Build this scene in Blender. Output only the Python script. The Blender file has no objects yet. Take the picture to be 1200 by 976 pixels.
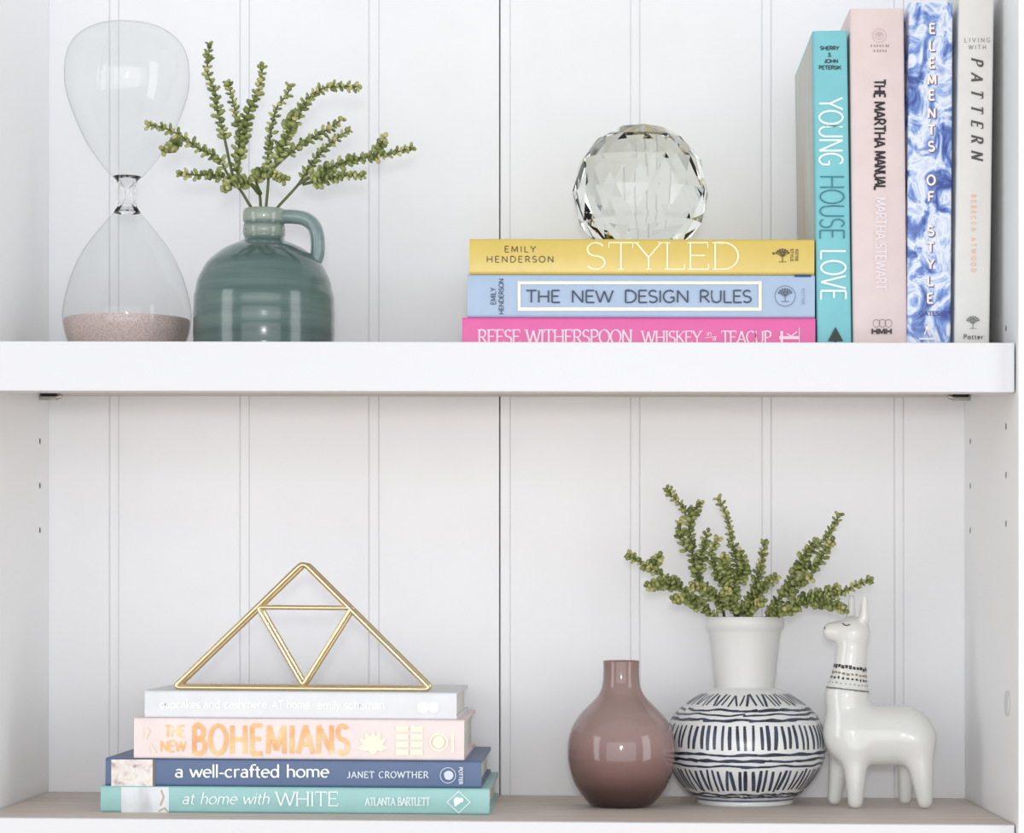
import bpy, bmesh, math, random
import numpy as np
from mathutils import Vector, Matrix
random.seed(7)
SC = bpy.context.scene
COL = SC.collection

# ------------------------------------------------------------------ camera
F = 3016.0            # focal length in pixels of the 1200x976 frame
CX, CY = 690.0, 705.0 # pixel the view axis passes through (photo is an upward/leftward crop)
ZB = 2.13             # camera to back panel
HC = 1.25             # camera height above the floor
cam = bpy.data.cameras.new('camera')
cam.sensor_fit = 'HORIZONTAL'; cam.sensor_width = 36.0
cam.lens = F * 36.0 / 1200.0
cam.shift_x = -(CX - 600) / 1200.0
cam.shift_y = (CY - 488) / 1200.0
camo = bpy.data.objects.new('camera', cam); COL.objects.link(camo)
camo.location = (0, -ZB, HC); camo.rotation_euler = (math.pi / 2, 0, 0)
SC.camera = camo

# ------------------------------------------------------------------ light
SC.view_settings.view_transform = 'Standard'; SC.view_settings.look = 'None'
SC.view_settings.gamma = 1.0; SC.view_settings.use_curve_mapping = False
SC.view_settings.exposure = 0.35
w = bpy.data.worlds.new('world'); SC.world = w; w.use_nodes = True
w.node_tree.nodes['Background'].inputs[0].default_value = (0.92, 0.96, 1.0, 1)
w.node_tree.nodes['Background'].inputs[1].default_value = 0.47

def area(name, loc, target, sx, sy, power, col=(1, 1, 1)):
    l = bpy.data.lights.new(name, 'AREA'); l.shape = 'RECTANGLE'; l.size = sx; l.size_y = sy
    l.energy = power; l.color = col
    o = bpy.data.objects.new(name, l); COL.objects.link(o); o.location = loc
    o.rotation_euler = (Vector(target) - Vector(loc)).to_track_quat('-Z', 'Y').to_euler()
    return o
area('window_light', (-0.05, -4.2, HC - 0.06), (-0.06, 0, HC), 5.0, 2.3, 44, (0.965, 0.98, 1.0))
for sx_ in (-1, 1):
    area('side_window_light', (-0.06 + sx_ * 2.4, -1.7, HC + 0.12), (-0.06, -0.1, HC), 0.9, 2.2, 15, (0.965, 0.98, 1.0))
area('flash_light', (0.0, -2.25, HC + 0.12), (-0.06, 0, HC), 0.11, 0.11, 4.6, (1.0, 0.99, 0.98))

# ------------------------------------------------------------------ helpers
def S(y): return F / (ZB + y)
def P(px, py, y):
    s = S(y); return Vector(((px - CX) / s, y, HC - (py - CY) / s))
def lin(c):
    out = []
    for v in c[:3]:
        v = v / 255.0
        out.append(v / 12.92 if v <= 0.04045 else ((v + 0.055) / 1.055) ** 2.4)
    return tuple(out) + (1,)

MATS = {}
def mat(name, col, rough=0.5, metal=0.0, coat=0.0, spec=0.5):
    if name in MATS: return MATS[name]
    m = bpy.data.materials.new(name); m.use_nodes = True
    b = m.node_tree.nodes['Principled BSDF']
    b.inputs['Base Color'].default_value = lin(col); b.inputs['Roughness'].default_value = rough
    b.inputs['Metallic'].default_value = metal; b.inputs['Coat Weight'].default_value = coat
    b.inputs['Specular IOR Level'].default_value = spec
    MATS[name] = m
    return m
def bsdf(m): return m.node_tree.nodes['Principled BSDF']
def noise_mat(name, stops, scale=(1, 1, 1), nscale=5, detail=4, rough=0.5, coat=0.0, bump=0.0, distort=0.0, coord='Object', nrough=0.5):
    """colour ramp over a stretched noise in object space"""
    m = mat(name, (200, 200, 200), rough, 0, coat)
    nt = m.node_tree; N = nt.nodes; L = nt.links
    tc = N.new('ShaderNodeTexCoord'); mp = N.new('ShaderNodeMapping'); mp.inputs['Scale'].default_value = scale
    nz = N.new('ShaderNodeTexNoise'); nz.inputs['Scale'].default_value = nscale; nz.inputs['Detail'].default_value = detail
    nz.inputs['Distortion'].default_value = distort; nz.inputs['Roughness'].default_value = nrough
    rp = N.new('ShaderNodeValToRGB'); cr = rp.color_ramp
    while len(cr.elements) < len(stops): cr.elements.new(0.5)
    for e, (p, c) in zip(cr.elements, stops): e.position = p; e.color = lin(c)
    L.new(tc.outputs[coord], mp.inputs[0]); L.new(mp.outputs[0], nz.inputs['Vector'])
    L.new(nz.outputs['Fac'], rp.inputs[0]); L.new(rp.outputs[0], bsdf(m).inputs['Base Color'])
    if bump:
        bp = N.new('ShaderNodeBump'); bp.inputs['Strength'].default_value = bump; bp.inputs['Distance'].default_value = 0.001
        L.new(nz.outputs['Fac'], bp.inputs['Height']); L.new(bp.outputs[0], bsdf(m).inputs['Normal'])
    return m

def obj(name, me, m=None, parent=None, smooth=False):
    if isinstance(me, bmesh.types.BMesh):
        bm = me; me = bpy.data.meshes.new(name); bm.to_mesh(me); bm.free()
    o = bpy.data.objects.new(name, me); COL.objects.link(o)
    if m and not me.materials: me.materials.append(m)
    if parent: o.parent = parent
    if smooth:
        me.polygons.foreach_set('use_smooth', [True] * len(me.polygons))
        if smooth != True:
            me.set_sharp_from_angle(angle=smooth)
    return o
def thing(name, label, cat, loc=(0, 0, 0), roty=0, group=None):
    o = bpy.data.objects.new(name, None); COL.objects.link(o); o.location = loc; o.rotation_euler = (0, roty, 0)
    o.empty_display_size = 0.02
    return tag(o, label, cat, group)
def tag(o, label=None, cat=None, group=None, kind=None):
    if label: o['label'] = label
    if cat: o['category'] = cat
    if group: o['group'] = group
    if kind: o['kind'] = kind
    return o
def box(x0, x1, y0, y1, z0, z1, bev=0.0, seg=2):
    bm = bmesh.new()
    bmesh.ops.create_cube(bm, size=1)
    for v in bm.verts:
        v.co = ((x0 + x1) / 2 + v.co.x * (x1 - x0), (y0 + y1) / 2 + v.co.y * (y1 - y0), (z0 + z1) / 2 + v.co.z * (z1 - z0))
    if bev: bmesh.ops.bevel(bm, geom=bm.edges[:], offset=bev, segments=seg, profile=0.5, affect='EDGES')
    return bm
def lathe(profile, n=72, closed=False):
    """profile = [(r, z)]; r == 0 ends become poles"""
    bm = bmesh.new(); rings = []
    for r, z in profile:
        if r < 1e-6: rings.append([bm.verts.new((0, 0, z))])
        else: rings.append([bm.verts.new((r * math.cos(2 * math.pi * i / n), r * math.sin(2 * math.pi * i / n), z)) for i in range(n)])
    pairs = list(zip(rings, rings[1:])) + ([(rings[-1], rings[0])] if closed else [])
    for a, b in pairs:
        for i in range(n):
            j = (i + 1) % n
            f = [a[i % len(a)], a[j % len(a)], b[j % len(b)], b[i % len(b)]]
            u = []
            for v in f:
                if v not in u: u.append(v)
            if len(u) > 2: bm.faces.new(u)
    bmesh.ops.recalc_face_normals(bm, faces=bm.faces[:])
    return bm
def spline(pts, k=6):
    """Catmull-Rom through the points"""
    pts = [Vector(p) for p in pts]; out = []
    for i in range(len(pts) - 1):
        p0 = pts[max(i - 1, 0)]; p1 = pts[i]; p2 = pts[i + 1]; p3 = pts[min(i + 2, len(pts) - 1)]
        for j in range(k):
            t = j / k
            out.append(0.5 * ((2 * p1) + (p2 - p0) * t + (2 * p0 - 5 * p1 + 4 * p2 - p3) * t * t + (3 * p1 - p0 - 3 * p2 + p3) * t ** 3))
    out.append(pts[-1]); return out
def tube(path, rad, n=10, closed=False, bm=None, flat=1.0):
    bm = bm or bmesh.new(); path = [Vector(p) for p in path]; N = len(path); rings = []; up = None
    for i, p in enumerate(path):
        a = path[i - 1] if (i or closed) else p; b = path[(i + 1) % N] if (i < N - 1 or closed) else p
        t = (b - a).normalized()
        if up is None: up = t.orthogonal().normalized() if abs(t.y) > 0.95 else (Vector((0, 1, 0)) - t * t.y).normalized()
        up = (up - t * up.dot(t)).normalized(); s = t.cross(up)
        r = rad(i / (N - 1)) if callable(rad) else rad
        rings.append([bm.verts.new(p + up * (math.cos(2 * math.pi * k / n) * r * flat) + s * (math.sin(2 * math.pi * k / n) * r)) for k in range(n)])
    for i in range(N if closed else N - 1):
        a = rings[i]; b = rings[(i + 1) % N]
        for k in range(n): bm.faces.new((a[k], a[(k + 1) % n], b[(k + 1) % n], b[k]))
    if not closed: bm.faces.new(rings[0]); bm.faces.new(rings[-1])
    bmesh.ops.recalc_face_normals(bm, faces=bm.faces[:])
    return bm

# ------------------------------------------------------------------ materials of the case
M_white = mat('white_lacquer', (224, 225, 229), 0.42)
M_panel = mat('white_side_panel', (247, 248, 249), 0.34)
M_board = noise_mat('painted_board', [(0.3, (246, 247, 250)), (0.7, (249, 250, 253))], nscale=30, rough=0.5, bump=0.05)
M_wood = noise_mat('weathered_wood', [(0.2, (184, 169, 157)), (0.5, (214, 201, 191)), (0.8, (232, 222, 214))], scale=(2.2, 40, 40), nscale=3, detail=8, rough=0.55, bump=0.1, nrough=0.65)
M_metal = mat('shelf_pin_metal', (190, 190, 188), 0.2, 1.0)
M_dark = mat('dark_rubber', (34, 34, 32), 0.6)

# ------------------------------------------------------------------ room
XL, XR = -0.447, 0.3114
YF = -0.265          # front edge of the side panels
YS = -0.255          # front of the shelves
o = obj('floor', box(-3, 3, -4.5, 0.03, -0.05, 0.0), noise_mat('oak_floor', [(0.3, (176, 152, 124)), (0.7, (204, 182, 156))], scale=(2, 20, 2), nscale=3)); tag(o, 'pale oak floor under the bookcase', None, None, 'structure')
o = obj('wall_back', box(-3, 3, 0.03, 0.13, 0.0, 2.7), mat('wall_paint', (236, 237, 238), 0.8)); tag(o, 'white wall behind the bookcase', None, None, 'structure')

# ------------------------------------------------------------------ bookcase
case = thing('bookcase', 'white bookcase with grooved board back and drilled side panels', 'bookcase', (0, 0, 0))
HT = 2.02
def panel(x0, x1, holes, side):
    bm = box(x0, x1, YF, 0.012, 0, HT, 0.0008)
    o = obj('side_panel', bm, M_panel, case)
    cb = bmesh.new()
    for (y, z) in holes:
        r = bmesh.ops.create_cone(cb, cap_ends=True, segments=14, radius1=0.0026, radius2=0.0026, depth=0.02)
        bmesh.ops.rotate(cb, verts=r['verts'], cent=(0, 0, 0), matrix=Matrix.Rotation(math.pi / 2, 3, 'Y'))
        bmesh.ops.translate(cb, verts=r['verts'], vec=(side, y, z))
    co = obj('cutter', cb)
    md = o.modifiers.new('holes', 'BOOLEAN'); md.operation = 'DIFFERENCE'; md.object = co; md.solver = 'EXACT'
    bpy.context.view_layer.update()
    me = bpy.data.meshes.new_from_object(o.evaluated_get(bpy.context.evaluated_depsgraph_get()))
    o.modifiers.clear(); o.data = me
    bpy.data.objects.remove(co)
    if len(me.materials) < 2: me.materials.append(mat('raw_particleboard', (104, 92, 80), .9))
    for f in me.polygons:
        for (y, z) in holes:
            if math.hypot(f.center.y - y, f.center.z - z) < 0.004 and f.area < 0.001: f.material_index = 1
    return o
rows = [HC + 0.0582 + 0.0363 * k for k in range(3)]
panel(XL - 0.02, XL, [(-0.034, z) for z in rows], XL)
panel(XR, XR + 0.02, [(-0.029, z) for z in rows] + [(-0.209, z) for z in rows + [HC + 0.204]], XR)
S0 = S(0)
edges = [57, 128, 139, 281, 292, 432, 444, 586.2, 598, 739, 750, 893, 904, 1048, 1059, 1131]
for i in range(len(edges) - 1):
    g = 0.00035
    x0 = (edges[i] - CX) / S0 + g; x1 = (edges[i + 1] - CX) / S0 - g
    if i == 0: x0 = XL
    if i == len(edges) - 2: x1 = XR
    if edges[i + 1] == 586.2: x1 -= 0.0006
    if i % 2 == 0: obj('back_board', box(x0, x1, 0, 0.006, 0, HT, 0.0004), M_board, case)
    else: obj('bead_strip', box(x0, x1, -0.0002, 0.006, 0, HT, 0.0008), M_board, case)
xs = (586.2 - CX) / S0
for x0, x1 in ((XL, xs - 0.0009), (xs + 0.0001, XR)):      # two backing sheets, butted behind the dark seam
    obj('backing', box(x0, x1, 0.0011, 0.0115, 0, HT), mat('groove_backing', (236, 237, 239), 0.7), case)
# pins under the upper shelf
for x, d, y in ((XL, 1, -0.036), (XR, -1, -0.030)):
    z = HC + 0.166
    p = obj('shelf_pin', tube([(x - d * 0.004, y, z), (x + d * 0.014, y, z), (x + d * 0.0165, y, z + 0.0008), (x + d * 0.0175, y, z + 0.003)], 0.0021, 12), M_metal, case, True)
    obj('rubber_sleeve', box(min(x + d * 0.001, x + d * 0.0145), max(x + d * 0.001, x + d * 0.0145), y - 0.002, y + 0.002, z + 0.0018, z + 0.0034, 0.0004), M_dark, p)
bm = lathe([(0, 0), (0.0088, 0), (0.0094, 0.0003), (0.0094, 0.0010), (0.0086, 0.0014), (0, 0.0015)], 32)
bmesh.ops.rotate(bm, verts=bm.verts[:], cent=(0, 0, 0), matrix=Matrix.Rotation(-math.pi / 2, 3, 'Y'))
bmesh.ops.translate(bm, verts=bm.verts[:], vec=(XR, -0.218, HC - 0.0755))
obj('cover_cap', bm, mat('cap_plastic', (214, 216, 216), 0.4), case, 0.5)

# ------------------------------------------------------------------ shelves
UT, USL = 0.1893, 0.0016           # upper shelf top above the camera, slope
LT, LSL = -0.1598, 0.0073          # lower shelf top, slope
XM = (XL + XR) / 2
def zu(x): return HC + UT - USL * (x - 0.04)
def zl(x): return HC + LT - LSL * (x + 0.08)
def shelf(name, label, zc, slope):
    t = thing(name, label, 'shelf', (XM, 0, zc), slope)
    hw = (XR - XL) / 2
    obj('board', box(-hw + 0.0012, hw - 0.0012, YS + 0.018, -0.0012, -0.0198, 0, 0.0004), M_wood, t)
    obj('front_lip', box(-hw + 0.0012, hw - 0.0012, YS, YS + 0.0178, -0.0364, -0.0002, 0.0007), M_white, t)
    return t
shelf('shelf', 'thick white-fronted shelf carrying the hourglass and the teal jug', zu(XM), USL)
lower = shelf('shelf', 'grey-brown wood-topped shelf carrying the llama and the round vases', zl(XM), LSL)
# the lower board shows its wood right up to the front edge
lower.children[0].data = lower.children[0].data.copy()
obj_board = lower.children[0]
bm = box(-(XR - XL) / 2 + 0.0012, (XR - XL) / 2 - 0.0012, YS + 0.004, -0.0012, -0.0198, 0, 0.0003); bm.to_mesh(obj_board.data); bm.free()
bm = box(-(XR - XL) / 2 + 0.0012, (XR - XL) / 2 - 0.0012, YS, YS + 0.0038, -0.0364, -0.0003, 0.0005); bm.to_mesh(lower.children[1].data); bm.free()

# ------------------------------------------------------------------ stroke lettering
def el(cx, cy, rx, ry, a0, a1, n=12):
    return [(cx + rx * math.cos(math.radians(a0 + (a1 - a0) * i / n)), cy + ry * math.sin(math.radians(a0 + (a1 - a0) * i / n))) for i in range(n + 1)]
G = {
 'A': (.70, [[(.03, 0), (.35, 1)], [(.35, 1), (.67, 0)], [(.14, .33), (.56, .33)]]),
 'B': (.62, [[(.1, 0), (.1, 1)], [(.1, 1), (.3, 1)] + el(.3, .76, .2, .24, 90, -90) + [(.1, .52)], [(.1, .52), (.32, .52)] + el(.32, .26, .24, .26, 90, -90) + [(.1, 0)]]),
 'C': (.68, [el(.38, .5, .32, .5, 48, 312, 18)]),
 'D': (.72, [[(.1, 0), (.1, 1)], [(.1, 1), (.3, 1)] + el(.3, .5, .36, .5, 90, -90, 14) + [(.1, 0)]]),
 'E': (.58, [[(.1, 0), (.1, 1)], [(.1, 1), (.52, 1)], [(.1, .52), (.46, .52)], [(.1, 0), (.54, 0)]]),
 'F': (.55, [[(.1, 0), (.1, 1)], [(.1, 1), (.52, 1)], [(.1, .52), (.46, .52)]]),
 'G': (.72, [el(.38, .5, .32, .5, 48, 310, 18) + [(.62, .14), (.62, .42)], [(.42, .42), (.65, .42)]]),
 'H': (.74, [[(.1, 0), (.1, 1)], [(.64, 0), (.64, 1)], [(.1, .5), (.64, .5)]]),
 'I': (.24, [[(.12, 0), (.12, 1)]]),
 'J': (.42, [[(.3, 1), (.3, .2)] + el(.15, .2, .15, .2, 0, -150)]),
 'K': (.66, [[(.1, 0), (.1, 1)], [(.6, 1), (.1, .42)], [(.25, .58), (.62, 0)]]),
 'L': (.54, [[(.1, 0), (.1, 1)], [(.1, 0), (.52, 0)]]),
 'M': (.88, [[(.1, 0), (.13, 1)], [(.13, 1), (.44, .12)], [(.44, .12), (.75, 1)], [(.75, 1), (.78, 0)]]),
 'N': (.74, [[(.1, 0), (.1, 1)], [(.1, 1), (.64, 0)], [(.64, 0), (.64, 1)]]),
 'O': (.78, [el(.39, .5, .34, .5, 0, 360, 26)]),
 'P': (.58, [[(.1, 0), (.1, 1)], [(.1, 1), (.3, 1)] + el(.3, .74, .22, .26, 90, -90) + [(.1, .48)]]),
 'R': (.64, [[(.1, 0), (.1, 1)], [(.1, 1), (.3, 1)] + el(.3, .74, .22, .26, 90, -90) + [(.1, .48)], [(.3, .48), (.6, 0)]]),
 'S': (.54, [el(.27, .75, .2, .25, 30, 270, 14) + el(.27, .25, .22, .25, 90, -150, 14)[1:]]),
 'T': (.64, [[(.32, 0), (.32, 1)], [(.03, 1), (.61, 1)]]),
 'U': (.7, [[(.1, 1), (.1, .3)] + el(.35, .3, .25, .3, 180, 360) + [(.6, 1)]]),
 'V': (.68, [[(.03, 1), (.34, 0)], [(.34, 0), (.65, 1)]]),
 'W': (1.0, [[(.03, 1), (.27, 0)], [(.27, 0), (.5, .95)], [(.5, .95), (.73, 0)], [(.73, 0), (.97, 1)]]),
 'Y': (.66, [[(.03, 1), (.33, .45)], [(.63, 1), (.33, .45)], [(.33, .45), (.33, 0)]]),
 '&': (.7, [[(.62, 0), (.2, .7)] + el(.3, .8, .13, .2, 200, -20) + [(.12, .35)] + el(.28, .22, .2, .22, 140, 330) + [(.6, .42)]]),
 'a': (.5, [[(.4, 0), (.4, .44)], el(.24, .44, .16, .18, 0, 150), el(.23, .18, .17, .18, 0, 360)]),
 'b': (.56, [[(.1, 0), (.1, 1)], el(.3, .31, .2, .31, 0, 360, 18)]),
 'c': (.5, [el(.27, .31, .22, .31, 48, 312)]),
 'd': (.58, [[(.48, 0), (.48, 1)], el(.28, .31, .2, .31, 0, 360, 18)]),
 'e': (.52, [[(.06, .33), (.47, .33)] + el(.27, .31, .21, .31, 5, 310, 16)]),
 'f': (.34, [[(.15, 0), (.15, .8)] + el(.3, .8, .15, .2, 180, 50), [(.02, .6), (.32, .6)]]),
 'h': (.56, [[(.1, 0), (.1, 1)], [(.1, .38)] + el(.28, .42, .18, .2, 180, 0) + [(.46, 0)]]),
 'i': (.2, [[(.1, 0), (.1, .62)], [(.1, .8), (.1, .9)]]),
 'k': (.48, [[(.1, 0), (.1, 1)], [(.42, .62), (.1, .25)], [(.2, .36), (.45, 0)]]),
 'l': (.2, [[(.1, 0), (.1, 1)]]),
 'm': (.84, [[(.1, 0), (.1, .62)], [(.1, .38)] + el(.26, .42, .16, .2, 180, 0) + [(.42, 0)], [(.42, .38)] + el(.58, .42, .16, .2, 180, 0) + [(.74, 0)]]),
 'n': (.56, [[(.1, 0), (.1, .62)], [(.1, .38)] + el(.28, .42, .18, .2, 180, 0) + [(.46, 0)]]),
 'o': (.56, [el(.28, .31, .23, .31, 0, 360, 20)]),
 'p': (.56, [[(.1, -.3), (.1, .62)], el(.3, .31, .2, .31, 0, 360, 18)]),
 'r': (.4, [[(.1, 0), (.1, .62)], [(.1, .38)] + el(.27, .42, .17, .2, 180, 60)]),
 's': (.4, [el(.2, .465, .14, .155, 30, 270) + el(.2, .155, .16, .155, 90, -150)[1:]]),
 't': (.34, [[(.15, .85), (.15, .15)] + el(.27, .14, .12, .14, 180, 290), [(.02, .6), (.3, .6)]]),
 'u': (.54, [[(.1, .62), (.1, .2)] + el(.27, .2, .17, .2, 180, 360) + [(.44, .62)], [(.44, .62), (.44, 0)]]),
 'w': (.74, [[(.03, .62), (.2, 0)], [(.2, 0), (.37, .58)], [(.37, .58), (.54, 0)], [(.54, 0), (.71, .62)]]),
 'y': (.46, [[(.03, .62), (.23, 0)], [(.43, .62), (.12, -.3)]]),
 '-': (.34, [[(.04, .3), (.3, .3)]]),
 ' ': (.36, []),
}
def ribbon(pts, thick, thin, phi=22):
    """flat quads along a polyline in pixel space (y up); pen contrast when thick != thin"""
    n = len(pts)
    if n < 2: return []
    closed = n > 3 and math.hypot(pts[0][0] - pts[-1][0], pts[0][1] - pts[-1][1]) < 1e-6
    if closed: pts = pts[:-1]; n -= 1
    segs = []
    for i in range(n if closed else n - 1):
        a = pts[i]; b = pts[(i + 1) % n]; dx = b[0] - a[0]; dy = b[1] - a[1]; l = math.hypot(dx, dy) or 1e-9
        th = math.atan2(dy, dx)
        segs.append(((-dy / l, dx / l), thin + (thick - thin) * abs(math.sin(th - math.radians(phi)))))
    L_, R_ = [], []
    for i in range(n):
        if closed: s0 = segs[i - 1]; s1 = segs[i]
        else: s0 = segs[max(i - 1, 0)]; s1 = segs[min(i, n - 2)]
        nx = s0[0][0] + s1[0][0]; ny = s0[0][1] + s1[0][1]; l = math.hypot(nx, ny)
        if l < 1e-6: nx, ny = s1[0]; l = 1
        nx /= l; ny /= l; c = max(nx * s1[0][0] + ny * s1[0][1], 0.6)
        h = (s0[1] + s1[1]) / 4 / c
        L_.append((pts[i][0] + nx * h, pts[i][1] + ny * h)); R_.append((pts[i][0] - nx * h, pts[i][1] - ny * h))
    q = []
    for i in range(n if closed else n - 1):
        j = (i + 1) % n; q.append([L_[i], L_[j], R_[j], R_[i]])
    return q
def text(s, x, base, wid, cap, rot=0, thick=1.4, thin=None, serif=0.0, italic=0.0, track=0.0):
    """polygons in photo pixels (y down). rot 0 reads right, 90 reads down, -90 reads up.
    rot 0: x = start, base = baseline y. rot 90/-90: x = baseline x, base = start y."""
    thin = thick if thin is None else thin
    tot = sum(G[c][0] + track for c in s) - track
    kx = wid / tot; polys = []; cur = 0.0
    for c in s:
        adv, strokes = G[c]
        ends = {}
        for st in strokes:
            for (p, q_) in ((st[0], st[1]), (st[-1], st[-2])):
                if abs(p[1] - q_[1]) > 0.02: ends[p] = ends.get(p, 0) + 1
        for st in strokes:
            pts = [((cur + a + italic * b) * kx if False else (cur + a) * kx + italic * b * cap, b * cap) for a, b in st]
            polys += ribbon(pts, thick, thin, 22 if thick != thin else 0)
            if serif:
                for (p, q_) in ((st[0], st[1]), (st[-1], st[-2])):
                    px_, py_ = (cur + p[0]) * kx + italic * p[1] * cap, p[1] * cap
                    straight = abs(p[0] - q_[0]) < 0.4 and abs(p[1] - q_[1]) > 0.2 and p[1] in (0, 1, .62, -.3)
                    if straight and ends.get(p, 0) == 1 and len(st) == 2:
                        hw = serif * cap
                        lo = -hw; hi = hw
                        if c.islower() and p[1] > 0.5 and c not in 'wyk': hi = thick * 0.4
                        polys += ribbon([(px_ + lo, py_), (px_ + hi, py_)], max(thin, 0.5), max(thin, 0.5))
                    elif len(st) == 2 and p[1] == q_[1] and p[1] in (0, 1) and p[0] > q_[0] or (c == 'T' and p[1] == q_[1]):
                        sgn = -1 if p[1] > 0.5 else 1
                        polys += ribbon([(px_, py_), (px_, py_ + sgn * 0.2 * cap)], max(thin, 0.6), max(thin, 0.6))
        cur += adv + track
    out = []
    for poly in polys:
        if rot == 0: out.append([(x + u, base - v) for u, v in poly])
        elif rot == 90: out.append([(x + v, base + u) for u, v in poly])
        else: out.append([(x - v, base - u) for u, v in poly])
    return out
def line(pts, wd): return ribbon([tuple(p) for p in pts], wd, wd)
def ring(cx, cy, r, wd): return line(el(cx, cy, r, r, 0, 360, 24), wd)
def disc(cx, cy, r, n=14): return [[(cx + r * math.cos(2 * math.pi * i / n), cy + r * math.sin(2 * math.pi * i / n)) for i in range(n)]]
def rect(x0, y0, x1, y1): return [[(x0, y0), (x1, y0), (x1, y1), (x0, y1)]]
def tree(cx, cy, h, wd):
    q = line([(cx, cy + h * .5), (cx, cy - h * .1)], wd)
    rr = random.Random(int(cx * 7))
    for k in range(7):
        a = math.radians(200 + k * 23); e = (cx + math.cos(a) * h * .5, cy - h * .05 + math.sin(a) * h * .42)
        q += line([(cx, cy + h * .12), e], wd * .8)
        q += disc(e[0], e[1], h * .09, 8) + disc((cx + e[0]) / 2 + rr.uniform(-1, 1), (cy + e[1]) / 2 - 1, h * .08, 8)
    q += line([(cx - h * .3, cy + h * .5), (cx + h * .3, cy + h * .5)], wd * .7)
    return q

# ------------------------------------------------------------------ books
M_paper = noise_mat('page_block', [(0.3, (226, 220, 208)), (0.7, (242, 238, 230))], scale=(1, 1, 260), nscale=4, rough=0.8)
M_paper_v = noise_mat('page_block_upright', [(0.3, (226, 220, 208)), (0.7, (242, 238, 230))], scale=(260, 1, 1), nscale=4, rough=0.8)
class Book:
    def __init__(s, name, label, m, px0, px1, py0, py1, y, width, zbase, ang=0.0, stand=False, board=0.0024, group=None):
        """px0..px1, py0..py1: the spine in photo pixels; zbase: height it rests on"""
        s.S = S(y); s.stand = stand; s.ang = ang
        wpx, hpx = px1 - px0, py1 - py0
        s.W2, s.H = wpx / s.S / 2, hpx / s.S
        X = ((px0 + px1) / 2 - CX) / s.S
        s.root = thing(name, label, 'book', (X, y, zbase), ang, group)
        zc = zbase + s.H / 2
        s.cx = (px0 + px1) / 2 + math.sin(ang) * hpx / 2; s.cy = CY - (zc - HC) * s.S
        T = 2 * s.W2 if stand else s.H; L_ = s.H if stand else 2 * s.W2
        r = min(0.0022, T * .3); b = board
        sec = [(width, 0)] + [(r - r * math.sin(a), r - r * math.cos(a)) for a in (0, .4, .8, 1.2, 1.57)]
        sec += [(r - r * math.cos(a), T - r + r * math.sin(a)) for a in (0, .4, .8, 1.2, 1.57)] + [(width, T)]
        sec += [(width, T - b), (b + .001, T - b), (b + .001, b), (width, b)]
        bm = bmesh.new(); rings = []
        for l in (0, L_):
            rings.append([bm.verts.new(s.place(l, t, yy, L_, T)) for yy, t in sec])
        n = len(sec)
        for i in range(n): bm.faces.new((rings[0][i], rings[0][(i + 1) % n], rings[1][(i + 1) % n], rings[1][i]))
        bm.faces.new(rings[0]); bm.faces.new(rings[1])
        bmesh.ops.recalc_face_normals(bm, faces=bm.faces[:])
        s.cover = obj('cover', bm, m, s.root, 0.6)
        i = 0.003
        v0 = s.place(i, b, b + .001, L_, T); v1 = s.place(L_ - i, T - b, width - .004, L_, T)
        bm = box(*sorted((v0[0], v1[0])), *sorted((v0[1], v1[1])), *sorted((v0[2], v1[2])))
        obj('pages', bm, M_paper_v if stand else M_paper, s.root)
        s.layer = 0
    def place(s, l, t, y, L_, T):
        return (t - T / 2, y, L_ - l) if s.stand else (l - L_ / 2, y, t)
    def art(s, name, polys, m):
        bm = bmesh.new(); s.layer += 1; d = -0.00006 - 0.0002 * s.layer
        ca, sa = math.cos(s.ang), math.sin(s.ang)
        for pi, poly in enumerate(polys):
            vs = []; dd = d - (pi % 199) * 1e-6
            for px, py in poly:
                dx, dy = px - s.cx, py - s.cy
                a = dx * ca + dy * sa; bb = -dx * sa + dy * ca
                vs.append(bm.verts.new((a / s.S, dd, s.H / 2 - bb / s.S)))
            try: f = bm.faces.new(vs)
            except ValueError: continue
        bm.normal_update()
        for f in bm.faces:
            if f.normal.y > 0: f.normal_flip()
        return obj(name, bm, m, s.root)

def ink(c, rough=0.6, metal=0.0): return mat('ink_%d_%d_%d_%d' % (*c, int(metal * 10)), c, rough, metal)
def cloth(name, c, rough=0.5): return noise_mat(name, [(0.3, tuple(int(v * .975) for v in c)), (0.7, c)], nscale=60, rough=rough, detail=3)
WHITE = ink((250, 250, 250), 0.4)

# --- upper stack
yS = -0.2
xm = (748 - CX) / S(yS); z0 = zu(xm)
stackg = 'books stacked flat under the crystal ball'
hP, hB, hY = 0.0238, 0.0322, 0.0267
def hspan(z, h, y): return CY - (z + h - HC) * S(y), CY - (z - HC) * S(y)
t_, b_ = hspan(z0, hP, yS)
B = Book('book', 'hot pink book lying flat at the bottom of the crystal ball stack', cloth('pink_jacket', (232, 102, 170), .4), 541.5, 955.4, t_, b_, yS, 0.185, z0, USL, group=stackg)
pk = ink((252, 222, 238), .5)
B.art('title_lettering', text('REESE WITHERSPOON', 560, 402.5, 181, 16, 0, 2.2, .8, .14), pk)
B.art('title_lettering', text('WHISKEY', 752, 402.5, 70, 14.5, 0, 2.0, .8, .14) + text('TEACUP', 845, 402.5, 59, 14.5, 0, 2.0, .8, .14)
      + text('in', 828, 393.5, 6, 6, 0, .8) + text('a', 835, 399, 4.5, 7, 0, .8) + line([(826, 396), (840, 394.5)], .7), pk)
B.art('publisher_mark', rect(913, 394, 936, 397.5) + line([(916, 388), (916, 402), ], 3) + line([(922, 391), (927, 394), (934, 388.5)], 1.3) + line([(936.5, 384), (936.5, 402)], .8), pk)
z1 = z0 + hP; t_, b_ = hspan(z1, hB, yS)
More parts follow.
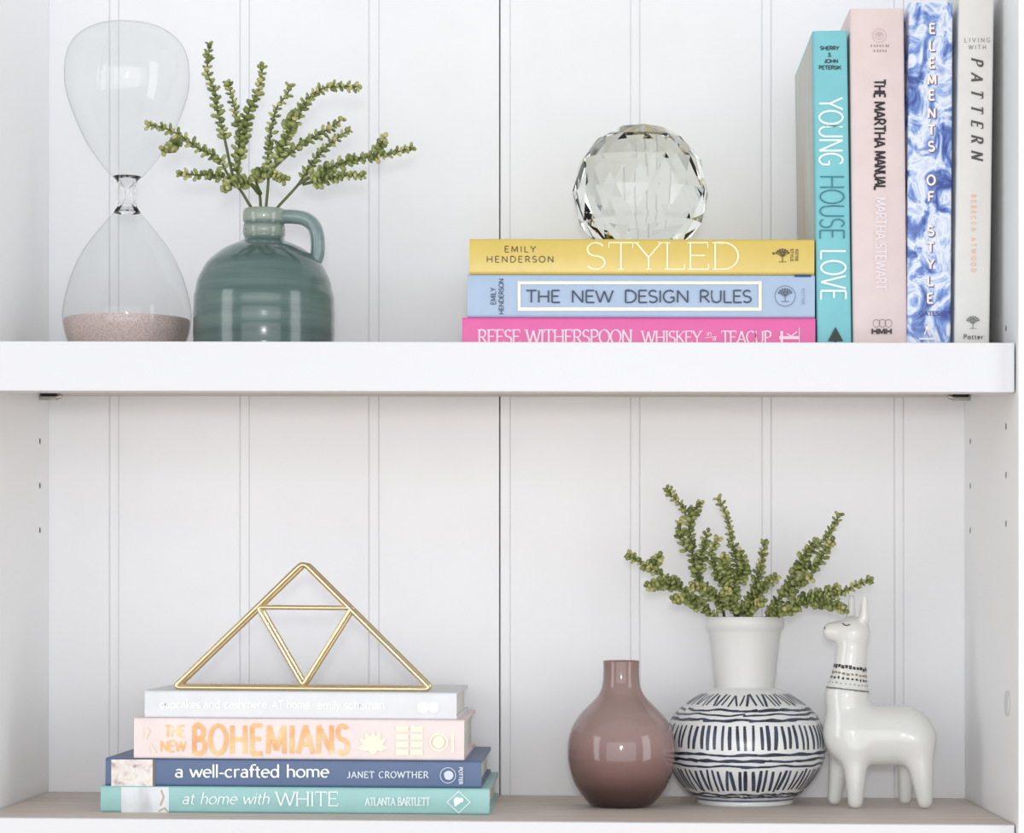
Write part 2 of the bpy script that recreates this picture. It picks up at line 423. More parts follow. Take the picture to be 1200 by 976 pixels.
B = Book('book', 'powder blue book with a gold framed title in the crystal ball stack', cloth('powder_blue_jacket', (172, 192, 218), .45), 547.8, 954.8, t_, b_, yS, 0.185, z1, USL, group=stackg)
dk = ink((66, 80, 98)); gd = ink((236, 222, 190), .3, .3)
B.art('jacket_edge', rect(931, B.cy - 25, 950.5, B.cy - 22.2), ink((36, 70, 116)))
B.art('author_lettering', text('EMILY', 581, 357, 20, 6, -90, .9) + text('HENDERSON', 590, 368.5, 42, 5.2, -90, .9), dk)
B.art('title_frame', rect(606.8, 329.8, 892.4, 333.2) + rect(606.8, 360.6, 892.4, 364.2) + rect(606.8, 333, 610, 361) + rect(889, 333, 892.4, 361), gd)
B.art('title_lettering', sum([text(t, x, 354.5, x2 - x, 14, 0, 1.9) for t, x, x2 in (('THE', 616, 657), ('NEW', 669, 719), ('DESIGN', 731, 808), ('RULES', 819, 881))], []), dk)
B.art('publisher_mark', ring(920, 347, 12, .7) + tree(920, 346, 15, 1.0), ink((92, 106, 126)))
B.art('publisher_mark', text('POTTER', 939.5, 338, 19, 3, 90, .5), ink((130, 146, 170)))
z2 = z1 + hB; t_, b_ = hspan(z2, hY, yS)
B = Book('book', 'golden yellow book with pale thin title, directly beneath the crystal ball', cloth('gold_jacket', (217, 191, 98), .32), 550, 954.3, t_, b_, yS, 0.185, z2, USL, group=stackg)
br = ink((92, 76, 40))
B.art('author_lettering', text('EMILY', 591, 295.5, 37, 7, 0, 1.0, track=.22) + text('HENDERSON', 570, 307.3, 79, 7, 0, 1.0, track=.22), br)
B.art('title_lettering', text('STYLED', 685, 315.5, 183, 31, 0, 2.1, 1.2, .11, track=.02), ink((253, 244, 205), .4))
B.art('publisher_mark', tree(917, 299.5, 15, 1.0) + disc(906.5, 297, 1.5, 8) + text('STYLE', 926.5, 291.5, 15, 3, 90, .7) + text('POTTER', 932, 292, 14, 3, 90, .6), br)
z3 = z2 + hY
Z_YELLOW = z3

# --- upright books
sg = 'books standing upright beside the crystal ball stack'
def upright(label, m, x0, x1, top, ang, width, y=yS):
    X = ((x0 + x1) / 2 - CX) / S(y); z = zu(X) + abs(ang) * (x1 - x0) / S(y) / 2
    bot = CY - (z - HC) * S(y)
    # px0/px1 are at mid height: shift the base so the leaning spine passes through them
    d = -math.sin(ang) * (bot - top) / 2
    return Book('book', label, m, x0 + d, x1 + d, top, bot, y, width, z, ang, True, group=sg)
B = upright('turquoise upright book with tall thin white and teal title', cloth('turquoise_jacket', (122, 195, 204), .45), 955, 995.5, 36, -0.0145, 0.165)
ch = ink((44, 70, 76)); wt = ink((236, 248, 248), .5); tl = ink((58, 128, 140))
B.art('author_lettering', text('SHERRY', 961, 58.5, 22.5, 4.2, 0, 1.1) + text('&', 970, 66.5, 4.5, 4.5, 0, .9) + text('JOHN', 966, 73.8, 16, 4.2, 0, 1.1) + text('PETERSIK', 959.5, 81.3, 26.5, 4.2, 0, 1.1), ch)
B.art('title_lettering', text('YOUNG', 960, 114, 81, 27.5, 90, 2.2), wt)
B.art('title_lettering', text('HOUSE', 961, 205, 76, 28, 90, 1.8), tl)
B.art('title_lettering', text('LOVE', 962, 292, 60, 29, 90, 2.3), wt)
B.art('publisher_mark', [[(979, 383), (988, 400), (970, 400)]] + line([(979, 398), (979, 405)], 2), ink((52, 62, 58)))

bm = bmesh.new(); xl = -B.W2 - 0.0001
bm.faces.new([bm.verts.new(v) for v in ((xl, .010, .002), (xl, .163, .002), (xl, .163, B.H - .002), (xl, .010, B.H - .002))])
obj('cover_photo', bm, noise_mat('cover_photo_print', [(0.3, (186, 150, 142)), (0.45, (190, 186, 176)), (0.6, (172, 182, 176)), (0.75, (206, 204, 194))], scale=(1, 3, .6), nscale=9, rough=.4), B.root)
B = upright('thick pale pink upright book with bold black title', cloth('blush_jacket', (226, 208, 207), .5), 997.8, 1061.3, 10, -0.0103, 0.18)
pg = ink((202, 182, 182)); lg = ink((231, 222, 227), .5); bk = ink((40, 36, 38)); gy = ink((146, 128, 130))
B.art('publisher_mark', ring(1030.5, 42, 8, .9) + ring(1030.5, 42, 4.5, .7) + tree(1030.5, 42, 7, .5), pg)
B.art('imprint_marks', sum([line([(x_, y_ - 3), (x_ + (.8 if k_ % 2 else 0), y_)], 1.1) for y_, xs_ in ((55.3, (1021, 1024.5, 1028, 1031, 1034.5, 1038, 1041)), (61.3, (1024.5, 1028, 1031.5, 1034.5, 1038))) for k_, x_ in enumerate(xs_)], []), gy)  # too small to read in the photo
B.art('title_lettering', text('THE', 1024.5, 93, 22, 12.5, 90, 2.2) + text('MARTHA', 1024.5, 119, 54, 12.5, 90, 2.3) + text('MANUAL', 1025, 177, 46, 12.5, 90, 2.3), bk)
B.art('author_lettering', text('MARTHA STEWART', 1026, 231, 109, 12, 90, 1.8), lg)
B.art('publisher_mark', sum([el_ for el_ in (line(el(1027, 379, 4, 4.5, 0, 360, 16), .7), line(el(1034, 379, 4, 4.5, 0, 360, 16), .7), line(el(1041, 379, 4, 4.5, 0, 360, 16), .7))], []), gy)
B.art('publisher_mark', text('HMH', 1021, 391.5, 24, 6.2, 0, 2.0), ink((70, 60, 62)))

m = noise_mat('blue_floral_jacket', [(0.35, (58, 78, 152)), (0.43, (108, 140, 208)), (0.48, (178, 198, 236)), (0.535, (234, 240, 249)), (0.70, (140, 166, 222))], scale=(1.3, 1, 1), nscale=42, detail=5, rough=.4, distort=1.1, nrough=.6)
B = upright('blue and white floral upright book with stacked letters down its spine', m, 1064, 1115.5, 3, 0.006, 0.185)
sh = ink((112, 104, 160)); cr = ink((252, 242, 226), .5)
lets = [('E', 33), ('L', 53), ('E', 73.5), ('M', 93), ('E', 111), ('N', 132), ('T', 152), ('S', 171), ('O', 210.5), ('F', 230), ('S', 270), ('T', 289.5), ('Y', 309), ('L', 328.5), ('E', 349)]
a, b2 = [], []
for c, yy in lets:
    wd = {'M': 11, 'N': 9.5, 'O': 10, 'T': 9, 'Y': 9}.get(c, 8)
    xc = 1092.5 - (yy - 30) * .008
    a += text(c, xc - wd / 2 + 1, yy + 7, wd, 11.5, 0, 3.4); b2 += text(c, xc - wd / 2, yy + 6, wd, 11, 0, 2.3)
B.art('title_shadow', a, sh); B.art('title_lettering', b2, cr)
B.art('author_lettering', text('GATES', 1077, 370, 24, 5, 0, 1.1, .6, .12), ink((70, 76, 130)))
B.art('publisher_mark', disc(1086, 384, 2) + line([(1083, 392), (1086, 385), (1090, 393)], 1.6) + line([(1086, 386), (1092, 383)], 1) + rect(1077, 396, 1094, 398), cr)

B = upright('tall white upright book with spaced italic title by the side panel', cloth('white_jacket', (227, 226, 222), .5), 1121, 1162.5, -21, 0.0135, 0.19)
gk = ink((84, 80, 78))
B.art('title_lettering', text('LIVING', 1130, 49.5, 30.5, 5, 0, .8, track=.35) + text('WITH', 1135, 57.8, 20.5, 5, 0, .8, track=.35), ink((150, 146, 142)))
B.art('title_lettering', text('PATTERN', 1138.5, 68, 118, 13, 90, 3.0, .7, .12, italic=.25, track=.75), gk)
B.art('author_lettering', text('REBECCA ATWOOD', 1138, 228, 91, 5.6, 90, 1.0, track=.5), ink((236, 190, 168)))
B.art('publisher_mark', tree(1140, 378, 14, .9), ink((120, 124, 118)))
B.art('publisher_mark', text('Potter', 1129, 397.3, 23, 5, 0, 1.0, track=.18), ink((88, 84, 82)))

# --- lower stack
lg_ = 'books stacked flat under the gold triangle'
xm = (345 - CX) / S(yS); z0 = zl(xm)
hA, hN, hO, hW = 0.0197, 0.0208, 0.0305, 0.0204
t_, b_ = hspan(z0, hA, yS)
B = Book('book', 'aqua book lying flat at the bottom of the gold triangle stack', cloth('aqua_jacket', (158, 205, 202), .45), 117.8, 573.5, t_, b_, yS, 0.19, z0, LSL, group=lg_)
m = noise_mat('white_room_photo', [(0.3, (196, 196, 198)), (0.5, (226, 229, 232)), (0.75, (240, 241, 243))], scale=(1.2, 1, .5), nscale=40, rough=.45)
ya = B.cy; 
B.art('photo_patch', rect(142, ya - 15.5, 198, ya + 15.6), m)
B.art('photo_patch', line([(189, ya - 12), (192, ya - 4), (188, ya + 6)], 2.2) + line([(186, ya + 13), (193, ya + 9), (197, ya + 14)], 2), ink((190, 182, 160)))
aw = ink((244, 250, 250), .5)
B.art('title_lettering', text('at home with', 213, ya + 4.2, 103, 13.5, 0, 1.7, .8, .05, italic=.22) , aw)
B.art('title_lettering', text('WHITE', 323, ya + 6.2, 74, 16, 0, 2.0, .8, .13), aw)
B.art('author_lettering', text('ATLANTA BARTLETT', 428, ya + 5.8, 76, 9, 0, 1.6, .8, .1), ink((226, 240, 240), .5))
B.art('publisher_mark', line([(537.5 + 13.5 * math.cos(k * math.pi / 2), ya + 2 + 12.5 * math.sin(k * math.pi / 2)) for k in range(5)], .9) + disc(536, ya + .5, 4.5) + disc(540.5, ya - .5, 2.8) + disc(534, ya + 5, 2), aw)

z1 = z0 + hA; t_, b_ = hspan(z1, hN, yS)
B = Book('book', 'slate blue book with a small floral photo on its spine', cloth('slate_jacket', (90, 110, 146), .45), 123.5, 564, t_, b_, yS + .002, 0.185, z1, LSL, group=lg_)
ya = B.cy
m = noise_mat('floral_photo', [(0.3, (150, 130, 126)), (0.42, (226, 212, 206)), (0.55, (240, 236, 230)), (0.72, (222, 206, 176))], nscale=95, rough=.45, distort=.6)
B.art('photo_patch', rect(130.5, ya - 16, 181, ya + 16), m)
B.art('photo_edge', rect(179, ya - 16, 182, ya + 16), ink((120, 112, 100)))
B.art('title_lettering', text('a well-crafted home', 205, ya + 4.6, 181, 14.5, 0, 2.4, 1.3, .06), ink((244, 246, 250), .5))
B.art('author_lettering', text('JANET CROWTHER', 407, ya + 5.4, 95, 7.2, 0, 1.4, .8, .1, track=.12), ink((214, 222, 234), .5))
B.art('publisher_mark', ring(525, ya + 2.5, 9, .8) + disc(526, ya + 2.5, 5.5) + tree(525, ya + 2.5, 9, .7) + text('POTTER', 538, ya - 7, 20, 4, 90, 1.0), ink((214, 222, 234), .5))

z2 = z1 + hN; t_, b_ = hspan(z2, hO, yS)
B = Book('book', 'blush pink book with copper foil lettering in the gold triangle stack', cloth('peach_jacket', (241, 226, 224), .5), 156.8, 543.8, t_, b_, yS, 0.185, z2, LSL, group=lg_)
ya = B.cy
cop = noise_mat('copper_foil', [(0.3, (232, 158, 104)), (0.5, (244, 190, 128)), (0.75, (252, 226, 178))], scale=(1, 1, 1.2), nscale=60, rough=.35)  # foil's reflected sheen put into the colour, copper to cream noise
crm = ink((254, 240, 214), .3)
B.art('title_lettering', text('THE', 193, ya - 2.6, 24, 13, 0, 2.4) + text('NEW', 188, ya + 14.5, 30, 12.5, 0, 2.4), cop)
B.art('title_lettering', text('BOHEMIANS', 225, ya + 17, 184, 33, 0, 5.0, track=.1), cop)
q = []
for k in range(7):
    an = math.radians(180 + k * 30); e = (437 + 19 * math.cos(an), ya + 10 + 22 * math.sin(an)); c = ((437 + e[0]) / 2, (ya + 10 + e[1]) / 2)
    q.append([(437, ya + 12), (c[0] - 4 * math.sin(an), c[1] + 4 * math.cos(an)), e, (c[0] + 4 * math.sin(an), c[1] - 4 * math.cos(an))])
q += disc(437, ya + 13, 5)
for i in range(2):
    for j in range(4): q += rect(464 + i * 17, ya - 15 + j * 9, 478.5 + i * 17, ya - 8.5 + j * 9)
q += ring(514, ya + 3.5, 10, 2) + disc(514, ya + 3.5, 7) + rect(529, ya - 7, 532, ya + 15)
B.art('foil_ornament', q, crm)
B.art('foil_ornament', [[(170, ya - 16), (176, ya - 10), (170, ya + 2)], [(176, ya + 4), (184, ya + 16), (178, ya + 17)]], ink((250, 222, 210), .4))

z3 = z2 + hO; t_, b_ = hspan(z3, hW, yS)
B = Book('book', 'white book with white lettering, directly beneath the gold triangle', cloth('plain_white_jacket', (228, 231, 235), .5), 169.5, 535, t_, b_, yS + .002, 0.18, z3, LSL, group=lg_)
ya = B.cy
B.art('title_lettering', text('cupcakes and cashmere', 187, ya + 3.5, 126, 10, 0, 1.7, 1.3, .05) + text('AT', 319, ya + 4, 13, 9, 0, 1.5) + text('home', 336, ya + 4, 27, 10, 0, 1.5) + text('emily schuman', 372, ya + 4.5, 79, 10, 0, 1.5), WHITE)
B.art('publisher_mark', disc(496, ya + 2.5, 7) + disc(508, ya + 2.5, 6.5), WHITE)
Z_WHITE = z3 + hW

# ------------------------------------------------------------------ glass materials
def thin_glass():
    m = bpy.data.materials.new('thin_blown_glass'); m.use_nodes = True
    nt = m.node_tree; N = nt.nodes; L = nt.links; N.clear()
    out = N.new('ShaderNodeOutputMaterial'); mx = N.new('ShaderNodeMixShader'); tr = N.new('ShaderNodeBsdfTransparent'); gl = N.new('ShaderNodeBsdfGlossy')
    gl.inputs['Roughness'].default_value = 0.02
    lw = N.new('ShaderNodeLayerWeight'); lw.inputs['Blend'].default_value = 0.5
    rp = N.new('ShaderNodeValToRGB'); e = rp.color_ramp.elements
    e[0].position = 0.8; e[0].color = (0.975, 0.98, 0.978, 1); e[1].position = 1.0; e[1].color = (0.62, 0.63, 0.62, 1)
    L.new(lw.outputs['Facing'], rp.inputs[0]); L.new(rp.outputs[0], tr.inputs[0])
    pw = N.new('ShaderNodeMath'); pw.operation = 'POWER'; pw.inputs[1].default_value = 4.0
    ma = N.new('ShaderNodeMath'); ma.operation = 'MULTIPLY_ADD'; ma.inputs[1].default_value = 0.45; ma.inputs[2].default_value = 0.045
    L.new(lw.outputs['Facing'], pw.inputs[0]); L.new(pw.outputs[0], ma.inputs[0]); L.new(ma.outputs[0], mx.inputs[0])
    L.new(tr.outputs[0], mx.inputs[1]); L.new(gl.outputs[0], mx.inputs[2])
    L.new(mx.outputs[0], out.inputs[0])
    return m
def solid_glass(name, ior, col=(1, 1, 1, 1)):
    m = bpy.data.materials.new(name); m.use_nodes = True
    nt = m.node_tree; N = nt.nodes; N.clear()
    out = N.new('ShaderNodeOutputMaterial'); g = N.new('ShaderNodeBsdfGlass'); g.inputs['IOR'].default_value = ior; g.inputs['Color'].default_value = col
    g.inputs['Roughness'].default_value = 0.0
    nt.links.new(g.outputs[0], out.inputs[0]); return m

# ------------------------------------------------------------------ hourglass
y = -0.12; s = S(y); x = (149 - CX) / s; zb = zu(x); base = CY - (zb - HC) * s
hg = thing('hourglass', 'clear blown glass hourglass with pale mauve sand', 'hourglass', (x, y, zb))
M_tg = thin_glass()
def prof(pts): return [(r / s, (base - p) / s) for r, p in pts]
low = [(2, 232), (8, 241), (17.5, 252), (32, 269), (48.5, 291), (61.5, 316), (69.3, 339), (74.2, 362), (74.6, 374), (72.5, 388), (68, 402), (63, 412), (56, base - .6), (30, base - .1), (0, base - .1)]
sp = [(v.x, v.y) for v in spline([(a, b, 0) for a, b in low], 4)]
obj('lower_bulb', lathe(prof(sp), 72), M_tg, hg, True)
up_ = [(2, 222), (8, 215), (19.5, 205), (32, 190), (47.5, 167), (62, 135), (70.5, 108), (72.5, 88), (70, 65), (60, 46.5), (41, 33.5), (20, 29.4), (0, 29)]
sp2 = [(v.x, v.y) for v in spline([(a, b, 0) for a, b in up_], 4)]
obj('upper_bulb', lathe(prof(sp2), 72), M_tg, hg, True)
nk = [(16.5, 207.2), (12.3, 211.5), (9.8, 219), (9.4, 228), (9.8, 236), (12, 243), (15.8, 249.5), (14.6, 249.2), (8, 242), (2.6, 234), (2.2, 227), (2.6, 220), (8.6, 213.5), (15.2, 207.6)]
obj('neck', lathe(prof(nk), 48, True), solid_glass('neck_glass', 1.38), hg, True)
sand = [(0, 374.5), (40, 374.8), (68, 374), (72.5, 374.5)] + [(a - 1.2, b) for a, b in sp if b > 376] 
obj('sand', lathe(prof(sand[:-1] + [(0, base - .6)]), 72), noise_mat('mauve_sand', [(0.3, (188, 166, 162)), (0.5, (212, 194, 190)), (0.7, (228, 212, 208))], nscale=900, detail=2, rough=.9), hg, 0.7)

# ------------------------------------------------------------------ jug
y = -0.15; s = S(y); x = (309.5 - CX) / s; zb = zu(x); base = CY - (zb - HC) * s
jug = thing('jug', 'glazed teal ceramic jug with a small loop handle at its neck', 'jug', (x, y, zb))
pr = [(0, base - .2), (60, base - .2), (76, base - .2), (80, base - 2), (82, base - 7), (82.3, 392), (82.3, 380), (82.2, 366), (81.8, 354), (80, 340), (75.5, 324), (68, 310.5), (58, 300), (46, 291.5), (34, 286), (26, 282.5), (23.6, 280), (23.4, 277)]
k0 = [(v.x, v.y) for v in spline([(a, b, 0) for a, b in pr[4:]], 5)]
k0 = [(r + (0.2 * math.sin(p * .31) if p > 290 else 0), p) for r, p in k0]
neck = [(24.5, 276), (24.8, 270), (24.6, 264.5), (23.6, 262.8), (23.6, 261.4), (24.8, 259.5), (25.2, 253), (24.8, 248), (23.4, 245.4), (21.5, 245.2), (20.4, 247), (20, 262), (21, 282), (40, 300), (60, 330), (66, 380), (60, base - 6), (0, base - 6)]
jm = noise_mat('teal_glaze', [(0.25, (60, 82, 80)), (0.5, (80, 103, 99)), (0.75, (106, 126, 119))], scale=(3, 3, 42), nscale=2.2, detail=5, rough=.2, coat=.5, bump=.12)
jn = jm.node_tree
# paler worn glaze on the neck bands
tc = jn.nodes.new('ShaderNodeTexCoord'); sx = jn.nodes.new('ShaderNodeSeparateXYZ'); rp = jn.nodes.new('ShaderNodeValToRGB'); mx = jn.nodes.new('ShaderNodeMixRGB')
zz = lambda p: (base - p) / s
mr = jn.nodes.new('ShaderNodeMapRange'); mr.inputs[1].default_value = zz(285); mr.inputs[2].default_value = zz(243)
jn.links.new(tc.outputs['Object'], sx.inputs[0]); jn.links.new(sx.outputs[2], mr.inputs[0]); jn.links.new(mr.outputs[0], rp.inputs[0])
e = rp.color_ramp.elements; e[0].position = 0.16; e[0].color = (0, 0, 0, 1); e[1].position = .2; e[1].color = (.55, .55, .55, 1)
for p_, v in ((.42, .5), (.5, .1), (.56, .1), (.62, .7), (.95, .65), (1.0, .2)):
    q_ = rp.color_ramp.elements.new(p_); q_.color = (v, v, v, 1)
old = bsdf(jm).inputs['Base Color'].links[0].from_socket
jn.links.new(rp.outputs[0], mx.inputs[0]); jn.links.new(old, mx.inputs[1]); mx.inputs[2].default_value = lin((168, 178, 164))
jn.links.new(mx.outputs[0], bsdf(jm).inputs['Base Color'])
obj('body', lathe(prof(pr[:4] + k0 + neck), 96), jm, jug, 0.9)
hp = [(331, 254), (343, 254), (356, 256), (366, 262.5), (371, 273), (372.5, 286), (372, 298), (369, 306)]
path = [((a - 309.5) / s, 0, (base - b) / s) for a, b in hp]
hm = noise_mat('teal_glaze_handle', [(0.3, (104, 128, 130)), (0.7, (138, 156, 154))], nscale=60, rough=.2, coat=.5)
obj('handle', tube(spline(path, 5), 8.4 / s, 16, flat=1.4), hm, jug, True)

# ------------------------------------------------------------------ succulent sprigs
def leaf_mat(name, dark, mid, lite):
    m = mat(name, mid, .5); nt = m.node_tree; N = nt.nodes; L = nt.links
    g = N.new('ShaderNodeNewGeometry'); rp = N.new('ShaderNodeValToRGB'); cr = rp.color_ramp
    cr.elements.new(.5); cr.elements.new(.85)
    for e, (p_, c) in zip(cr.elements, ((0, dark), (.45, mid), (.8, lite), (1, tuple(min(255, v + 14) for v in lite)))): e.position = p_; e.color = lin(c)
    L.new(g.outputs['Random Per Island'], rp.inputs[0]); L.new(rp.outputs[0], bsdf(m).inputs['Base Color'])
    bsdf(m).inputs['Subsurface Weight'].default_value = 0.0
    return m
M_leaf = leaf_mat('succulent_leaf', (96, 108, 56), (126, 137, 74), (154, 161, 98))
M_tip = leaf_mat('succulent_tip_leaf', (120, 128, 62), (152, 156, 88), (178, 174, 112))
M_stem = mat('green_stem', (96, 104, 58), .6)
def leaf_verts():
    bm = bmesh.new(); bmesh.ops.create_icosphere(bm, subdivisions=1, radius=1)
    V = [v.co.copy() for v in bm.verts]; Fs = [[v.index for v in f.verts] for f in bm.faces]; bm.free()
    # rounded spoon shape: base at origin, broad end outward along +x
    V = [Vector(((v.x + 1) * .5, v.y * .46 * (0.75 + 0.35 * (v.x + 1) / 2), v.z * .24 + .12 * (v.x + 1) * .5)) for v in V]
    return V, Fs
LV, LF = leaf_verts()
def sprigs(root, stems, o0, sc, ydepth, rng, inv, leaf=10.8):
    """stems: list of (points in zoom pixels, tip depth offset, start fraction of leaves, parent y at start, density)"""
    for pts, dy, f0, dens in stems:
        px = [(o0[0] + a / sc, o0[1] + b / sc) for a, b in pts]
        n = len(px); P3 = []
        for i, (a, b) in enumerate(px):
            t = i / (n - 1); P3.append(P(a, b, ydepth + dy * (t ** 1.1)) - root.location)
        path = spline(P3, 8)
        st = obj('stem', tube(path, lambda t: (1.9 - 1.0 * t) / 1500, 7), M_stem, root, True)
        # leaves
        ln = [0]
        for a, b in zip(path, path[1:]): ln.append(ln[-1] + (b - a).length)
        tot = ln[-1]; step = 5.0 / 1500 / dens; d = tot * f0; k = 0
        bms = {0: bmesh.new(), 1: bmesh.new()}
        while d <= tot:
            i = 0
            while i < len(ln) - 2 and ln[i + 1] < d: i += 1
            u = (d - ln[i]) / max(ln[i + 1] - ln[i], 1e-9); p = path[i].lerp(path[i + 1], u); t = (path[i + 1] - path[i]).normalized()
            s1 = t.cross(Vector((0, 1, 0))).normalized(); s2 = t.cross(s1)
            fr = d / tot; size = leaf / 1500 * (1.08 - 0.38 * fr) * rng.uniform(.8, 1.15)
            a0 = k * math.radians(90) + rng.uniform(-.5, .5)
            for j in range(2 if fr < .97 else 3):
                an = a0 + j * math.pi * (2 / 3 if fr >= .97 else 1) + rng.uniform(-.35, .35)
                outv = (s1 * math.cos(an) + s2 * math.sin(an)) * 1.0 + t * rng.uniform(.15, .65)
                outv.normalize(); side = t.cross(outv).normalized(); nn = outv.cross(side)
                side = (side + t * rng.uniform(-.25, .25)).normalized(); nn = outv.cross(side).normalized()
                bm = bms[1 if fr > rng.uniform(.62, 1.1) else 0]
                vs = [bm.verts.new(p + (outv * v.x + side * v.y + nn * v.z) * size) for v in LV]
                for f in LF: bm.faces.new([vs[q_] for q_ in f])
            k += 1; d += step * rng.uniform(.85, 1.15)
        for b_i, m_, nm in ((0, M_leaf, 'leaves'), (1, M_tip, 'tip_leaves')):
            if len(bms[b_i].verts):
                l = obj(nm, bms[b_i], m_, st, True); l['kind'] = 'stuff'
            else: bms[b_i].free()
rng = random.Random(3)
# upper plant
y = -0.15; base_p = P(310, 244, y)
pl = thing('succulent_sprigs', 'airy green succulent sprigs on bare stems in the teal jug', 'plant', (base_p.x, y, base_p.z))
up_stems = [
 ([(540, 800), (490, 740), (440, 660), (390, 600), (350, 530), (270, 490), (200, 440), (120, 400), (50, 388)], -.055, .42, 1.0),
 ([(440, 660), (390, 615), (330, 600), (260, 600), (180, 592)], -.03, .22, 1.0),
 ([(190, 440), (160, 470), (115, 496)], -.052, .2, 1.1),
 ([(420, 640), (400, 560), (372, 430), (348, 340), (328, 230), (302, 160), (312, 40)], .02, .32, 1.0),
 ([(540, 800), (530, 740), (515, 660), (430, 590), (430, 520), (440, 420), (412, 290), (388, 205)], .01, .38, 1.05),
 ([(430, 580), (455, 450), (478, 330), (520, 240), (538, 130)], .03, .1, 1.1),
 ([(550, 800), (552, 740), (562, 620), (562, 500), (575, 400), (600, 310), (640, 260), (656, 215)], -.01, .38, 1.0),
 ([(560, 620), (585, 560), (622, 480), (665, 390), (702, 320), (760, 250), (830, 224), (945, 226)], -.035, .14, 1.2),
 ([(575, 580), (650, 510), (700, 470), (790, 420), (850, 382), (882, 358)], .03, .25, 1.0),
 ([(560, 800), (600, 740), (690, 640), (740, 560), (790, 500), (840, 455), (908, 408)], .015, .45, 1.1),
 ([(690, 640), (760, 600), (850, 560), (930, 532), (1030, 520), (1100, 505), (1172, 482)], -.02, .12, 1.15),
 ([(1000, 525), (1035, 480), (1058, 440)], -.02, .2, 1.2),
 ([(710, 640), (800, 618), (880, 604), (970, 600)], -.03, .15, 1.2),
 ([(520, 680), (470, 630), (400, 640), (375, 660)], -.05, .25, 1.3),
 ([(530, 680), (510, 620), (550, 585), (630, 620)], -.05, .25, 1.2),
 ([(640, 420), (660, 370), (668, 340)], -.03, .1, 1.3),
]
sprigs(pl, up_stems, (160, 40), 3.636, y, rng, None)
# lower plant
yv = -0.069; base_p = P(868, 722, yv)
pl2 = thing('succulent_sprigs', 'dense bushy green succulent sprigs in the white patterned vase', 'plant', (base_p.x, yv, base_p.z))
lo_stems = [
 ([(540, 720), (440, 620), (370, 560), (290, 490), (200, 430), (130, 390), (55, 342)], -.03, .18, 1.35),
 ([(150, 420), (180, 385), (210, 358)], -.03, .0, 1.3),
 ([(270, 480), (210, 480), (150, 492)], -.045, .0, 1.3),
 ([(400, 590), (340, 550), (270, 548)], -.05, .1, 1.3),
 ([(560, 720), (540, 610), (430, 530), (375, 440), (352, 330), (342, 240), (312, 140), (272, 90), (240, 48)], .02, .28, 1.2),
 ([(342, 230), (350, 170), (392, 112)], .015, .1, 1.2),
 ([(380, 450), (400, 330), (425, 240)], -.02, .1, 1.2),
 ([(330, 330), (300, 250), (298, 190)], -.01, .0, 1.2),
 ([(570, 720), (560, 610), (545, 500), (562, 420), (530, 280), (512, 180), (468, 88)], -.02, .25, 1.35),
 ([(540, 520), (470, 440), (440, 350), (468, 280)], -.03, .1, 1.2),
 ([(545, 480), (500, 400), (500, 350)], -.04, .1, 1.3),
 ([(560, 480), (590, 420), (570, 330)], -.03, .1, 1.2),
 ([(580, 720), (590, 610), (640, 480), (668, 380), (684, 280)], -.01, .3, 1.4),
 ([(600, 600), (640, 540), (700, 470), (735, 450)], -.03, .05, 1.3),
 ([(600, 720), (700, 620), (760, 530), (822, 430), (880, 340), (950, 280), (998, 210), (1022, 160)], .0, .22, 1.4),
 ([(830, 430), (850, 370), (905, 285)], -.02, .0, 1.3),
 ([(840, 420), (920, 390), (960, 320), (985, 290)], -.03, .0, 1.3),
 ([(780, 530), (830, 480), (890, 455)], -.03, .0, 1.3),
 ([(610, 720), (720, 615), (820, 580), (920, 552), (1010, 530), (1085, 492), (1162, 460)], -.04, .25, 1.4),
 ([(820, 580), (880, 540), (950, 520), (1010, 495)], -.03, .0, 1.3),
 ([(900, 560), (980, 570), (1045, 600)], -.05, .0, 1.3),
 ([(590, 640), (610, 590), (680, 560)], -.045, .1, 1.3),
 ([(500, 640), (480, 560), (420, 510), (350, 490)], -.05, .15, 1.3),
 ([(560, 640), (530, 560), (500, 510)], -.05, .2, 1.3),
 ([(700, 640), (750, 600), (810, 605)], -.05, .1, 1.3),
]
sprigs(pl2, lo_stems, (720, 560), 3.871, yv, rng, None, 10.6)

# ------------------------------------------------------------------ crystal ball
y = -0.112; s = S(y); x = (750.5 - CX) / s
R = 80.5 / s; cut = 0.90
zc = Z_YELLOW + cut * R
bm = bmesh.new()
for lat, n, off in ((0, 12, 0), (27, 12, .5), (-27, 12, .5), (51, 12, 0), (-49, 12, 0), (71, 6, .5), (89, 3, 0), (-64.2, 12, .5)):
    la = math.radians(lat)
    for i in range(n):
        an = 2 * math.pi * (i + off) / n + .13
        bm.verts.new((R * math.cos(la) * math.cos(an), R * math.cos(la) * math.sin(an), R * math.sin(la)))
r_ = bmesh.ops.convex_hull(bm, input=bm.verts[:])
bmesh.ops.dissolve_limit(bm, angle_limit=0.02, verts=bm.verts[:], edges=bm.edges[:])
bmesh.ops.translate(bm, verts=bm.verts[:], vec=(0, 0, cut * R))
bmesh.ops.recalc_face_normals(bm, faces=bm.faces[:])
o = obj('crystal_ball', bm, solid_glass('cut_crystal', 1.52, (0.985, 0.995, 0.985, 1)))
o.location = (x, y, Z_YELLOW); tag(o, 'faceted clear crystal ball resting on the golden yellow book', 'crystal ball')

